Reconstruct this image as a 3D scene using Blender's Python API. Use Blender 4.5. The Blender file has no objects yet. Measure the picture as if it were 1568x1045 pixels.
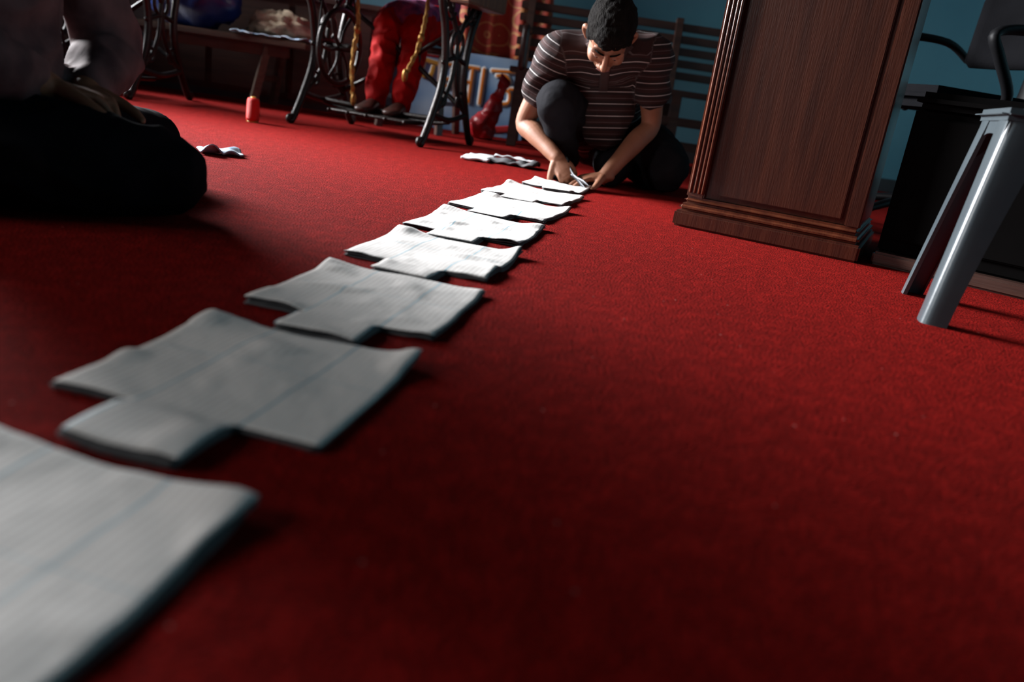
import bpy, bmesh, math, random
from mathutils import Vector, Matrix, noise
from mathutils.bvhtree import BVHTree
random.seed(7)
S = bpy.context.scene
V = Vector

# ------------------------------------------------------------------ materials
def new_mat(name):
    m = bpy.data.materials.new(name); m.use_nodes = True
    return m, m.node_tree.nodes, m.node_tree.links, m.node_tree.nodes['Principled BSDF']

def mat(name, c1, c2=None, rough=0.6, scale=8., bump=0., bscale=60., metal=0., sheen=0., spec=0.5, coat=0., stretch=None, detail=4.):
    m, N, L, B = new_mat(name)
    c2 = c2 or tuple(x*0.75 for x in c1)
    tc = N.new('ShaderNodeTexCoord'); mp = N.new('ShaderNodeMapping')
    L.new(tc.outputs['Object'], mp.inputs['Vector'])
    if stretch: mp.inputs['Scale'].default_value = stretch
    nz = N.new('ShaderNodeTexNoise'); nz.inputs['Scale'].default_value = scale; nz.inputs['Detail'].default_value = detail
    L.new(mp.outputs[0], nz.inputs['Vector'])
    cr = N.new('ShaderNodeValToRGB')
    cr.color_ramp.elements[0].color = (*c2, 1); cr.color_ramp.elements[1].color = (*c1, 1)
    cr.color_ramp.elements[0].position = .32; cr.color_ramp.elements[1].position = .68
    L.new(nz.outputs['Fac'], cr.inputs[0]); L.new(cr.outputs[0], B.inputs['Base Color'])
    B.inputs['Roughness'].default_value = rough; B.inputs['Metallic'].default_value = metal
    B.inputs['Sheen Weight'].default_value = sheen; B.inputs['Specular IOR Level'].default_value = spec
    B.inputs['Coat Weight'].default_value = coat; B.inputs['Coat Roughness'].default_value = .15
    if bump:
        n2 = N.new('ShaderNodeTexNoise'); n2.inputs['Scale'].default_value = bscale; n2.inputs['Detail'].default_value = 3
        L.new(mp.outputs[0], n2.inputs['Vector'])
        bp = N.new('ShaderNodeBump'); bp.inputs['Strength'].default_value = bump; bp.inputs['Distance'].default_value = .01
        L.new(n2.outputs['Fac'], bp.inputs['Height']); L.new(bp.outputs[0], B.inputs['Normal'])
    return m

def math_node(N, L, op, a, b=None, c=None):
    n = N.new('ShaderNodeMath'); n.operation = op
    for i, v in enumerate((a, b, c)):
        if v is None: continue
        if isinstance(v, (int, float)): n.inputs[i].default_value = v
        else: L.new(v, n.inputs[i])
    return n.outputs[0]

def mix(N, L, fac, a, b):
    n = N.new('ShaderNodeMix'); n.data_type = 'RGBA'
    if isinstance(fac, (int, float)): n.inputs[0].default_value = fac
    else: L.new(fac, n.inputs[0])
    for i, v in ((6, a), (7, b)):
        if isinstance(v, tuple): n.inputs[i].default_value = (*v, 1)
        else: L.new(v, n.inputs[i])
    return n.outputs[2]

def mat_carpet():
    m, N, L, B = new_mat('red_carpet_pile')
    tc = N.new('ShaderNodeTexCoord'); o = tc.outputs['Object']
    def nz(s, d=3):
        n = N.new('ShaderNodeTexNoise'); n.inputs['Scale'].default_value = s; n.inputs['Detail'].default_value = d
        L.new(o, n.inputs['Vector']); return n.outputs['Fac']
    big = nz(2.2, 5); fine = nz(210, 4); mid = nz(34, 5)
    c = mix(N, L, math_node(N, L, 'MULTIPLY', big, 1.0), (.150, .0013, .0012), (.230, .0028, .0022))
    r = N.new('ShaderNodeMapRange'); r.inputs[1].default_value = .38; r.inputs[2].default_value = .62
    L.new(fine, r.inputs[0])
    c2 = mix(N, L, math_node(N, L, 'MULTIPLY', r.outputs[0], .7), c, (.034, .0003, .0003))
    r2 = N.new('ShaderNodeMapRange'); r2.inputs[1].default_value = .45; r2.inputs[2].default_value = .72
    L.new(mid, r2.inputs[0])
    c3 = mix(N, L, math_node(N, L, 'MULTIPLY', r2.outputs[0], .42), c2, (.32, .008, .006))
    vo = N.new('ShaderNodeTexVoronoi'); vo.inputs['Scale'].default_value = 20; L.new(o, vo.inputs['Vector'])
    sp = math_node(N, L, 'LESS_THAN', vo.outputs['Distance'], .035)
    c4 = mix(N, L, math_node(N, L, 'MULTIPLY', sp, .6), c3, (.4, .2, .18))
    L.new(c4, B.inputs['Base Color'])
    B.inputs['Roughness'].default_value = .95; B.inputs['Specular IOR Level'].default_value = .05
    B.inputs['Sheen Weight'].default_value = .05; B.inputs['Sheen Tint'].default_value = (1, .10, .06, 1); B.inputs['Sheen Roughness'].default_value = .5
    h = math_node(N, L, 'ADD', fine, math_node(N, L, 'MULTIPLY', mid, .6))
    bp = N.new('ShaderNodeBump'); bp.inputs['Strength'].default_value = .95; bp.inputs['Distance'].default_value = .008
    L.new(h, bp.inputs['Height']); L.new(bp.outputs[0], B.inputs['Normal'])
    return m

def mat_patch():
    m, N, L, B = new_mat('pinstriped_cotton')
    tc = N.new('ShaderNodeTexCoord'); sx = N.new('ShaderNodeSeparateXYZ'); L.new(tc.outputs['Object'], sx.inputs[0])
    x, y = sx.outputs[0], sx.outputs[1]
    nz = N.new('ShaderNodeTexNoise'); nz.inputs['Scale'].default_value = 9; L.new(tc.outputs['Object'], nz.inputs['Vector'])
    w = math_node(N, L, 'MULTIPLY', math_node(N, L, 'SUBTRACT', nz.outputs['Fac'], .5), .008)
    xw = math_node(N, L, 'ADD', x, w)
    s1 = math_node(N, L, 'SINE', math_node(N, L, 'MULTIPLY', xw, 2*math.pi/.0082))
    s1 = math_node(N, L, 'MULTIPLY', math_node(N, L, 'ADD', s1, 1), .5)
    s2 = math_node(N, L, 'SINE', math_node(N, L, 'MULTIPLY', y, 2*math.pi/.005))
    s2 = math_node(N, L, 'MULTIPLY', math_node(N, L, 'ADD', s2, 1), .10)
    c = mix(N, L, math_node(N, L, 'MULTIPLY', s1, .50), (.84, .82, .79), (.50, .44, .42))
    c = mix(N, L, s2, c, (.55, .55, .55))
    def line(coord, at, wd):
        d = math_node(N, L, 'ABSOLUTE', math_node(N, L, 'SUBTRACT', coord, at))
        return math_node(N, L, 'LESS_THAN', d, wd)
    a = math_node(N, L, 'MAXIMUM', line(xw, .083, .0013), line(xw, .187, .0013))
    a = math_node(N, L, 'MAXIMUM', a, line(math_node(N, L, 'ADD', y, w), .135, .0005))
    brk = math_node(N, L, 'MULTIPLY', nz.outputs['Fac'], 1.3)
    c = mix(N, L, math_node(N, L, 'MULTIPLY', a, brk), c, (.10, .36, .48))
    L.new(c, B.inputs['Base Color'])
    B.inputs['Roughness'].default_value = .8; B.inputs['Specular IOR Level'].default_value = .35
    n2 = N.new('ShaderNodeTexNoise'); n2.inputs['Scale'].default_value = 26; n2.inputs['Detail'].default_value = 4; L.new(tc.outputs['Object'], n2.inputs['Vector'])
    bp = N.new('ShaderNodeBump'); bp.inputs['Strength'].default_value = .4; bp.inputs['Distance'].default_value = .006
    L.new(n2.outputs['Fac'], bp.inputs['Height']); L.new(bp.outputs[0], B.inputs['Normal'])
    return m

def mat_shirt():
    m, N, L, B = new_mat('striped_polo_knit')
    at = N.new('ShaderNodeAttribute'); at.attribute_name = 'along'
    f = math_node(N, L, 'FRACT', math_node(N, L, 'MULTIPLY', at.outputs['Fac'], 1/.042))
    a = math_node(N, L, 'LESS_THAN', f, .06)
    b = math_node(N, L, 'LESS_THAN', math_node(N, L, 'ABSOLUTE', math_node(N, L, 'SUBTRACT', f, .55)), .22)
    c = mix(N, L, b, (.020, .013, .013), (.032, .015, .014))
    a2 = math_node(N, L, 'LESS_THAN', math_node(N, L, 'ABSOLUTE', math_node(N, L, 'SUBTRACT', f, .5)), .02)
    c = mix(N, L, a2, c, (.10, .08, .08))
    c = mix(N, L, a, c, (.40, .38, .37))
    L.new(c, B.inputs['Base Color']); B.inputs['Roughness'].default_value = .9
    B.inputs['Specular IOR Level'].default_value = .2
    return m

def mat_curtain():
    m, N, L, B = new_mat('patterned_curtain_fabric')
    tc = N.new('ShaderNodeTexCoord')
    mp = N.new('ShaderNodeMapping'); mp.inputs['Scale'].default_value = (1, .0, 1); L.new(tc.outputs['Object'], mp.inputs['Vector'])
    vo = N.new('ShaderNodeTexVoronoi'); vo.inputs['Scale'].default_value = 6.5; L.new(mp.outputs[0], vo.inputs['Vector'])
    nz = N.new('ShaderNodeTexNoise'); nz.inputs['Scale'].default_value = 5; L.new(mp.outputs[0], nz.inputs['Vector'])
    d = math_node(N, L, 'ADD', math_node(N, L, 'MULTIPLY', vo.outputs['Distance'], 22), math_node(N, L, 'MULTIPLY', nz.outputs['Fac'], 9))
    s = math_node(N, L, 'GREATER_THAN', math_node(N, L, 'SINE', d), .78)
    c = mix(N, L, math_node(N, L, 'MULTIPLY', s, .8), (.46, .045, .016), (.62, .28, .08))
    L.new(c, B.inputs['Base Color']); B.inputs['Roughness'].default_value = .6; B.inputs['Sheen Weight'].default_value = .1
    return m

def mat_banner():
    m, N, L, B = new_mat('printed_flex_banner')
    tc = N.new('ShaderNodeTexCoord'); nz = N.new('ShaderNodeTexNoise'); nz.inputs['Scale'].default_value = 3.5
    L.new(tc.outputs['Object'], nz.inputs['Vector'])
    cr = N.new('ShaderNodeValToRGB'); e = cr.color_ramp.elements
    e[0].color = (.10, .22, .42, 1); e[0].position = .35; e[1].color = (.46, .58, .70, 1); e[1].position = .7
    L.new(nz.outputs['Fac'], cr.inputs[0]); L.new(cr.outputs[0], B.inputs['Base Color'])
    B.inputs['Roughness'].default_value = .35
    return m

def mat_wood(name, c1, c2, rough=.35, stretch=(14, 14, 1.0), coat=.3):
    return mat(name, c1, c2, rough=rough, scale=3.2, stretch=stretch, bump=.08, bscale=20, coat=coat, detail=8)

M_carpet = mat_carpet(); M_patch = mat_patch(); M_shirt = mat_shirt(); M_curtain = mat_curtain(); M_banner = mat_banner()
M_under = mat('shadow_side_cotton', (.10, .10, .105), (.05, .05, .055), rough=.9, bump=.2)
M_wall = mat('teal_painted_plaster', (.15, .36, .43), (.12, .30, .37), rough=.6, scale=1.6, bump=.05, bscale=30)
M_ceil = mat('dim_ceiling_paint', (.14, .15, .15), rough=.9, scale=2)
M_trim = mat('dark_baseboard_paint', (.06, .05, .05), rough=.5)
M_cab = mat_wood('varnished_mahogany', (.080, .020, .009), (.042, .010, .005), rough=.36)
M_cabd = mat_wood('varnished_mahogany_moulding', (.135, .038, .017), (.07, .018, .009), rough=.26)
M_bench = mat_wood('old_dark_bench_wood', (.07, .030, .020), (.035, .015, .011), rough=.45, stretch=(1, 12, 12))
M_benchl = mat_wood('worn_bench_wood', (.12, .075, .05), (.06, .035, .025), rough=.5, stretch=(1, 12, 12))
M_iron = mat('black_cast_iron', (.024, .018, .016), (.010, .008, .007), rough=.42, metal=.4, bump=.15, bscale=90)
M_tabletop = mat_wood('sewing_table_wood', (.20, .09, .04), (.10, .04, .02))
M_stool = mat('slate_grey_plastic', (.070, .088, .098), (.050, .064, .074), rough=.27, scale=5, bump=.03, bscale=40, spec=.6)
M_black = mat('black_plastic', (.006, .006, .007), rough=.5, spec=.10)
M_chest = mat('black_lacquer', (.0035, .0032, .0032), rough=.7, spec=.02)
M_blackf = mat('black_upholstery', (.005, .005, .006), rough=.9, bump=.2, bscale=200, spec=.03)
M_skin = mat('brown_skin', (.25, .105, .055), (.19, .075, .038), rough=.62, scale=14, bump=.06, bscale=120)
M_lips = mat('lip_skin', (.16, .05, .04), rough=.45)
M_hair = mat('black_hair', (.007, .006, .005), (.003, .002, .002), rough=.85, scale=60, stretch=(1, 1, .25), bump=1., bscale=260, spec=.08)
M_eye = mat('eye_white', (.5, .47, .44), (.45, .4, .38), rough=.2)
M_iris = mat('dark_iris', (.02, .01, .006), rough=.15)
M_trous = mat('charcoal_trouser_cloth', (.012, .012, .014), (.007, .007, .009), rough=.9, bump=.3, bscale=22, spec=.06)
M_pink = mat('faded_pink_print', (.14, .075, .075), (.05, .024, .028), rough=.85, scale=16, bump=.4, bscale=14)
M_blackc = mat('black_trouser_cloth', (.007, .007, .010), (.004, .004, .005), rough=.9, bump=.3, bscale=16, spec=.04)
M_redcl = mat('red_satin_trousers', (.50, .006, .006), (.26, .003, .003), rough=.75, scale=9, bump=.35, bscale=14, spec=.1)
M_purple = mat('purple_floral_kurta', (.30, .05, .14), (.05, .02, .09), rough=.75, scale=30, bump=.3, bscale=16)
M_gold = mat('gold_tinsel_cord', (.55, .30, .07), (.30, .14, .03), rough=.35, metal=.5, scale=90)
M_shoe = mat('dark_leather_shoe', (.05, .02, .014), rough=.4)
M_steel = mat('dark_blued_steel', (.045, .045, .05), rough=.4, metal=.8)
M_white = mat('white_cotton_scrap', (.72, .72, .73), (.55, .55, .57), rough=.85, scale=20, bump=.3, bscale=30)
M_grey = mat('grey_cotton_scrap', (.10, .10, .105), (.05, .05, .055), rough=.85, scale=20, bump=.3, bscale=30)
M_bluescrap = mat('blue_print_scrap', (.45, .5, .55), (.12, .22, .35), rough=.85, scale=40)
M_cream = mat('cream_cloth_bundle', (.50, .40, .28), (.20, .14, .09), rough=.9, scale=14, bump=.5, bscale=18)
M_bluebag = mat('blue_plastic_sack', (.008, .03, .17), (.004, .014, .09), rough=.35, scale=4, bump=.5, bscale=10)
M_redbag = mat('red_plastic_film', (.40, .010, .015), (.22, .004, .008), rough=.42, scale=6, bump=.9, bscale=14)
M_thread = mat('red_thread', (.80, .016, .008), (.55, .008, .004), rough=.55, scale=3, stretch=(1, 1, 160), bump=.4, bscale=5)
M_spool = mat('spool_yellow_plastic', (.62, .30, .04), rough=.4)
M_orange = mat('banner_orange_print', (.75, .25, .03), (.65, .16, .02), rough=.35)
M_whitep = mat('banner_white_print', (.75, .75, .72), rough=.35)
M_redp = mat('banner_red_print', (.5, .03, .03), rough=.35)
M_collar = mat('dark_collar_knit', (.035, .015, .014), rough=.9)

# ------------------------------------------------------------------ mesh helpers
def finish(bm, name, m, smooth=True):
    me = bpy.data.meshes.new(name); bmesh.ops.recalc_face_normals(bm, faces=bm.faces); bm.to_mesh(me); bm.free()
    for p in me.polygons: p.use_smooth = smooth
    o = bpy.data.objects.new(name, me); S.collection.objects.link(o)
    if m: me.materials.append(m)
    return o

def group(name, objs, loc=(0, 0, 0), rotz=0., world=False):
    e = bpy.data.objects.new(name, None); S.collection.objects.link(e)
    e.empty_display_size = .1
    e.location = loc; e.rotation_euler = (0, 0, rotz)
    Mi = (Matrix.Translation(loc) @ Matrix.Rotation(rotz, 4, 'Z')).inverted()
    for o in objs:
        o.parent = e
        if world: o.matrix_parent_inverse = Mi
    return e

def box(name, lo, hi, m, bev=.004, rot=None, seg=2):
    bm = bmesh.new(); bmesh.ops.create_cube(bm, size=1)
    lo = V(lo); hi = V(hi); c = (lo+hi)/2; d = hi-lo
    for v in bm.verts: v.co = V((v.co.x*d.x, v.co.y*d.y, v.co.z*d.z))
    if bev: bmesh.ops.bevel(bm, geom=bm.edges[:], offset=bev, segments=seg, affect='EDGES')
    for v in bm.verts: v.co = (rot @ v.co if rot else v.co) + c
    return finish(bm, name, m, False)

def bar(name, a, b, w, h, m, bev=.003, up=(0, 0, 1)):
    a = V(a); b = V(b); t = (b-a); L = t.length; t.normalize()
    s = t.cross(V(up))
    if s.length < 1e-3: s = t.cross(V((0, 1, 0)))
    s.normalize(); n = s.cross(t)
    R = Matrix((t, s, n)).transposed()
    bm = bmesh.new(); bmesh.ops.create_cube(bm, size=1)
    for v in bm.verts: v.co = V((v.co.x*L, v.co.y*w, v.co.z*h))
    if bev: bmesh.ops.bevel(bm, geom=bm.edges[:], offset=bev, segments=2, affect='EDGES')
    for v in bm.verts: v.co = R @ v.co + (a+b)/2
    return finish(bm, name, m, False)

def cr(p0, p1, p2, p3, t):
    return .5*((2*p1)+(p2-p0)*t+(2*p0-5*p1+4*p2-p3)*t*t+(3*p1-p0-3*p2+p3)*t**3)

def tube(bm, pts, rad, side=None, seg=16, sub=4, cap=True):
    pts = [V(p) for p in pts]
    rad = [V((r, r)) if isinstance(r, (int, float)) else V(r) for r in rad]
    P = []; R = []
    n = len(pts)
    for i in range(n-1):
        for k in range(sub):
            t = k/sub
            i0 = max(i-1, 0); i3 = min(i+2, n-1)
            P.append(cr(pts[i0], pts[i], pts[i+1], pts[i3], t))
            R.append(rad[i].lerp(rad[i+1], t*t*(3-2*t)))
    P.append(pts[-1]); R.append(rad[-1])
    T = []
    for i in range(len(P)):
        a = P[max(i-1, 0)]; b = P[min(i+1, len(P)-1)]
        T.append((b-a).normalized())
    s = V(side) if side is not None else (V((1, 0, 0)) if abs(T[0].x) < .8 else V((0, 1, 0)))
    rings = []
    def ring(c, t, s, r):
        s = (s-t*s.dot(t)).normalized(); q = t.cross(s)
        return [bm.verts.new(c+s*(r.x*math.cos(2*math.pi*k/seg))+q*(r.y*math.sin(2*math.pi*k/seg))) for k in range(seg)], s
    if cap:
        for a in (80, 55, 28):
            rr = R[0]*math.cos(math.radians(a)); off = min(R[0])*math.sin(math.radians(a))
            g, s = ring(P[0]-T[0]*off, T[0], s, rr); rings.append(g)
    for c, t, r in zip(P, T, R):
        g, s2 = ring(c, t, s, r); rings.append(g); s = s2
    if cap:
        for a in (28, 55, 80):
            rr = R[-1]*math.cos(math.radians(a)); off = min(R[-1])*math.sin(math.radians(a))
            g, s = ring(P[-1]+T[-1]*off, T[-1], s, rr); rings.append(g)
    for a, b in zip(rings, rings[1:]):
        for k in range(seg):
            bm.faces.new((a[k], a[(k+1) % seg], b[(k+1) % seg], b[k]))
    bm.faces.new(rings[0][::-1]); bm.faces.new(rings[-1])

def tubeobj(name, pts, rad, m, side=None, seg=12, sub=5):
    if isinstance(rad, (int, float)): rad = [rad]*len(pts)
    bm = bmesh.new(); tube(bm, pts, rad, side, seg, sub); return finish(bm, name, m)

def ell(bm, c, r, M=None, seg=24):
    mt = Matrix.Translation(V(c)) @ (M.to_4x4() if M else Matrix()) @ Matrix.Diagonal((*r, 1))
    bmesh.ops.create_uvsphere(bm, u_segments=seg, v_segments=seg//2+4, radius=1, matrix=mt)

def lathe(name, prof, m, seg=32, c=(0, 0, 0), axis='Z'):
    bm = bmesh.new(); rings = []
    for r, z in prof:
        g = []
        for k in range(seg):
            a = 2*math.pi*k/seg
            p = V((r*math.cos(a), r*math.sin(a), z))
            if axis == 'X': p = V((z, p.x, p.y))
            if axis == 'Y': p = V((p.x, z, p.y))
            g.append(bm.verts.new(p+V(c)))
        rings.append(g)
    for a, b in zip(rings, rings[1:]):
        for k in range(seg): bm.faces.new((a[k], a[(k+1) % seg], b[(k+1) % seg], b[k]))
    bm.faces.new(rings[0]); bm.faces.new(rings[-1])
    return finish(bm, name, m)

def prism(bm, lo, hi):
    lo = V(lo); hi = V(hi)
    bmesh.ops.create_cube(bm, size=1, matrix=Matrix.Translation((lo+hi)/2) @ Matrix.Diagonal((*(hi-lo), 1)))

def remesh(bm, name, m, voxel=.006, smooth=4, wr=0., wf=12., seed=0., floor=None):
    bmesh.ops.recalc_face_normals(bm, faces=bm.faces)
    me = bpy.data.meshes.new('tmp'); bm.to_mesh(me); bm.free()
    o = bpy.data.objects.new('tmp', me); S.collection.objects.link(o)
    md = o.modifiers.new('r', 'REMESH'); md.mode = 'VOXEL'; md.voxel_size = voxel; md.use_smooth_shade = True
    if smooth:
        sm = o.modifiers.new('s', 'SMOOTH'); sm.factor = .5; sm.iterations = smooth
    dg = bpy.context.evaluated_depsgraph_get(); ev = o.evaluated_get(dg)
    nm = bpy.data.meshes.new_from_object(ev, depsgraph=dg)
    bpy.data.objects.remove(o); nm.name = name
    if wr:
        ns = [v.normal.copy() for v in nm.vertices]
        for v, n in zip(nm.vertices, ns):
            p = v.co*wf+V((seed, seed*2, 0))
            h = 1-abs(noise.noise(p)*2)
            v.co += n*(h-.6)*wr
    if floor is not None:
        for v in nm.vertices:
            if v.co.z < floor: v.co.z = floor
    for p in nm.polygons: p.use_smooth = True
    nm.materials.clear(); nm.materials.append(m)
    o = bpy.data.objects.new(name, nm); S.collection.objects.link(o)
    return o

# ------------------------------------------------------------------ body helpers
def hand(bm, wrist, d, n, thumb=1, curls=(25, 30, 35, 40), tcurl=20, sc=1.0, spread=1.0):
    """wrist point, d finger direction, n palm-side normal, thumb=+1/-1 side"""
    w = V(wrist); d = V(d).normalized(); n = V(n); n = (n-d*n.dot(d)).normalized(); s = d.cross(n)*thumb
    tube(bm, [w-d*.02, w+d*.015*sc, w+d*.05*sc, w+d*.082*sc], [(.026*sc, .019*sc), (.029*sc, .017*sc), (.039*sc, .015*sc), (.036*sc, .011*sc)], side=s, seg=16)
    L = (.070, .079, .073, .057)
    for i in range(4):
        off = (.029-.0193*i)
        b = w+d*(.078-.004*abs(i-1))*sc+s*off*sc
        sd = (s*(.12-.08*i)*spread)
        dd = (d+sd).normalized()
        pts = [b-dd*.02*sc, b]; cur = b.copy(); ang = 0
        for k, fr in enumerate((.45, .31, .24)):
            ang += curls[i]*(1.0, 1.15, .7)[k]
            q = dd*math.cos(math.radians(ang))+n*math.sin(math.radians(ang))
            cur = cur+q*L[i]*fr*sc; pts.append(cur.copy())
        r = (.0095, .0098, .0085, .0080, .0068)
        k = .9 if i == 3 else 1.
        tube(bm, pts, [x*sc*k for x in r], seg=10, sub=3)
    b = w+d*.018*sc+s*.022*sc
    q1 = (d*.62+s*.72+n*.25).normalized()
    a = math.radians(tcurl)
    q2 = (q1*math.cos(a)+(d*.8-s*.25+n*.5).normalized()*math.sin(a)).normalized()
    p1 = b+q1*.042*sc; p2 = p1+(q1+q2).normalized()*.032*sc; p3 = p2+q2*.024*sc
    tube(bm, [b, p1, p2, p3], [.016*sc, .0125*sc, .0105*sc, .0085*sc], seg=10, sub=3)

def make_head(prefix, c, fwd, up, long_hair=False, neck_to=None, sc=1.0):
    f = V(fwd).normalized(); u = V(up); u = (u-f*u.dot(f)).normalized(); x = f.cross(u)
    R = Matrix((x, f, u)).transposed(); c = V(c)
    def P(p): return c+R @ (V(p)*sc)
    def E(bm, p, r): ell(bm, P(p), [q*sc for q in r], R)
    bm = bmesh.new()
    E(bm, (0, -.012, .03), (.074, .093, .083))
    E(bm, (0, .022, -.025), (.062, .066, .080))
    E(bm, (0, .040, -.082), (.038, .040, .028))
    for k in (-1, 1):
        E(bm, (k*.030, .074, .020), (.027, .014, .009))
        E(bm, (k*.040, .055, -.032), (.022, .028, .024))
        E(bm, (k*.013, .097, -.036), (.009, .011, .008))
        E(bm, (k*.038, .02, -.068), (.024, .045, .026))
        tube(bm, [P((k*.070, .004, .016)), P((k*.084, -.010, .012)), P((k*.086, -.012, -.012)), P((k*.074, 0, -.036))], [.006*sc, .009*sc, .008*sc, .006*sc], seg=10)
    tube(bm, [P((0, .083, .018)), P((0, .096, -.008)), P((0, .107, -.032))], [.008*sc, .0095*sc, .011*sc], seg=12)
    E(bm, (0, .085, -.056), (.026, .014, .007)); E(bm, (0, .083, -.068), (.021, .013, .007))
    if neck_to is not None:
        tube(bm, [P((0, -.012, -.045)), (P((0, -.03, -.09))+V(neck_to))/2, neck_to], [(.054*sc, .054*sc), (.053*sc, .053*sc), (.060*sc, .056*sc)], seg=18)
    objs = [remesh(bm, prefix+'head', M_skin, .0032, 3)]
    bm = bmesh.new()
    tube(bm, [P((-.021, .093, -.0615)), P((0, .0985, -.060)), P((.021, .093, -.0615))], [.002, .0052*sc, .002], seg=10)
    objs.append(finish(bm, prefix+'lips', M_lips))
    for k, nm in ((-1, 'r'), (1, 'l')):
        bm = bmesh.new(); E(bm, (k*.031, .0725, -.001), (.0135, .0125, .0105)); objs.append(finish(bm, prefix+'eye_'+nm, M_eye))
        bm = bmesh.new(); E(bm, (k*.030, .0822, -.004), (.0052, .0035, .0052)); objs.append(finish(bm, prefix+'iris_'+nm, M_iris))
        bm = bmesh.new(); E(bm, (k*.031, .0735, .003), (.0155, .0132, .0085)); objs.append(finish(bm, prefix+'eyelid_'+nm, M_skin))
        bm = bmesh.new(); tube(bm, [P((k*.012, .0885, .021)), P((k*.030, .0865, .028)), P((k*.050, .069, .022))], [(.004*sc, .003*sc), (.0045*sc, .003*sc), (.002*sc, .002*sc)], seg=8)
        objs.append(finish(bm, prefix+'eyebrow_'+nm, M_hair))
    bm = bmesh.new()
    E(bm, (0, -.020, .042), (.081, .101, .086))
    E(bm, (0, -.050, -.005), (.070, .062, .075))
    E(bm, (0, .045, .072), (.055, .036, .038))
    for k in (-1, 1): E(bm, (k*.066, .012, .015), (.012, .022, .034))
    if long_hair:
        tube(bm, [P((0, -.07, .02)), P((0, -.11, -.08)), P((0, -.12, -.2)), P((0, -.11, -.34))], [(.06, .04), (.055, .04), (.04, .03), (.02, .02)], side=x, seg=16)
        E(bm, (0, -.10, .0), (.05, .04, .05))
    h = remesh(bm, prefix+'hair', M_hair, .004, 2)
    for v in h.data.vertices:
        v.co += v.normal*(noise.noise(v.co*90)*.0028+noise.noise(v.co*35)*.0035)
    objs.append(h)
    return objs

def seg_param(p, bones):
    best = None
    for a, b, r, o in bones:
        ab = b-a; t = max(0, min(1, (p-a).dot(ab)/ab.length_squared))
        d = (p-(a+ab*t)).length/r
        tt = (p-a).dot(ab)/ab.length
        if best is None or d < best[0]: best = (d, tt+o)
    return best[1]

# ------------------------------------------------------------------ ROOM
XL, XR, YB, YF, HC = -3.3, 3.0, 5.05, -2.6, 2.7
box('floor', (XL-.1, YF-.1, -.1), (XR+.1, YB+.1, 0), M_carpet, 0)
box('ceiling', (XL-.1, YF-.1, HC), (XR+.1, YB+.1, HC+.1), M_ceil, 0)
box('wall_back', (XL-.1, YB, 0), (XR+.1, YB+.1, HC), M_wall, 0)
box('wall_front', (XL-.1, YF-.1, 0), (XR+.1, YF, HC), M_wall, 0)
box('wall_right', (XR, YF, 0), (XR+.1, YB, HC), M_wall, 0)
# left wall with the main window opening and an added one for fill light
WY0, WY1, WZ0, WZ1 = 2.9, 4.8, .85, 2.15
NY0, NY1 = -.8, .7
bm = bmesh.new()
prism(bm, (XL-.1, YF, 0), (XL, NY0, HC)); prism(bm, (XL-.1, NY1, 0), (XL, WY0, HC))
prism(bm, (XL-.1, NY0, 0), (XL, NY1, WZ0)); prism(bm, (XL-.1, NY0, WZ1), (XL, NY1, HC))
prism(bm, (XL-.1, WY1, 0), (XL, YB, HC))
prism(bm, (XL-.1, WY0, 0), (XL, WY1, WZ0)); prism(bm, (XL-.1, WY0, WZ1), (XL, WY1, HC))
finish(bm, 'wall_left', M_wall, False)
for nm, a0, a1 in (('window_1', WY0, WY1), ('added_fill_window', NY0, NY1)):  # the second frame belongs to the added fill opening
    bm = bmesh.new()
    for a, b in (((a0, WZ0), (a0+.05, WZ1)), ((a1-.05, WZ0), (a1, WZ1)), ((a0, WZ0), (a1, WZ0+.05)), ((a0, WZ1-.05), (a1, WZ1)), (((a0+a1)/2-.02, WZ0), ((a0+a1)/2+.02, WZ1))):
        prism(bm, (XL-.07, a[0], a[1]), (XL-.02, b[0], b[1]))
    finish(bm, nm, M_trim, False)
box('baseboard_back', (XL, YB-.015, 0), (XR, YB, .08), M_trim, .003)
box('baseboard_right', (XR-.015, YF, 0), (XR, YB-.02, .08), M_trim, .003)
box('baseboard_left', (XL, YF, 0), (XL+.015, YB-.02, .08), M_trim, .003)

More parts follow.
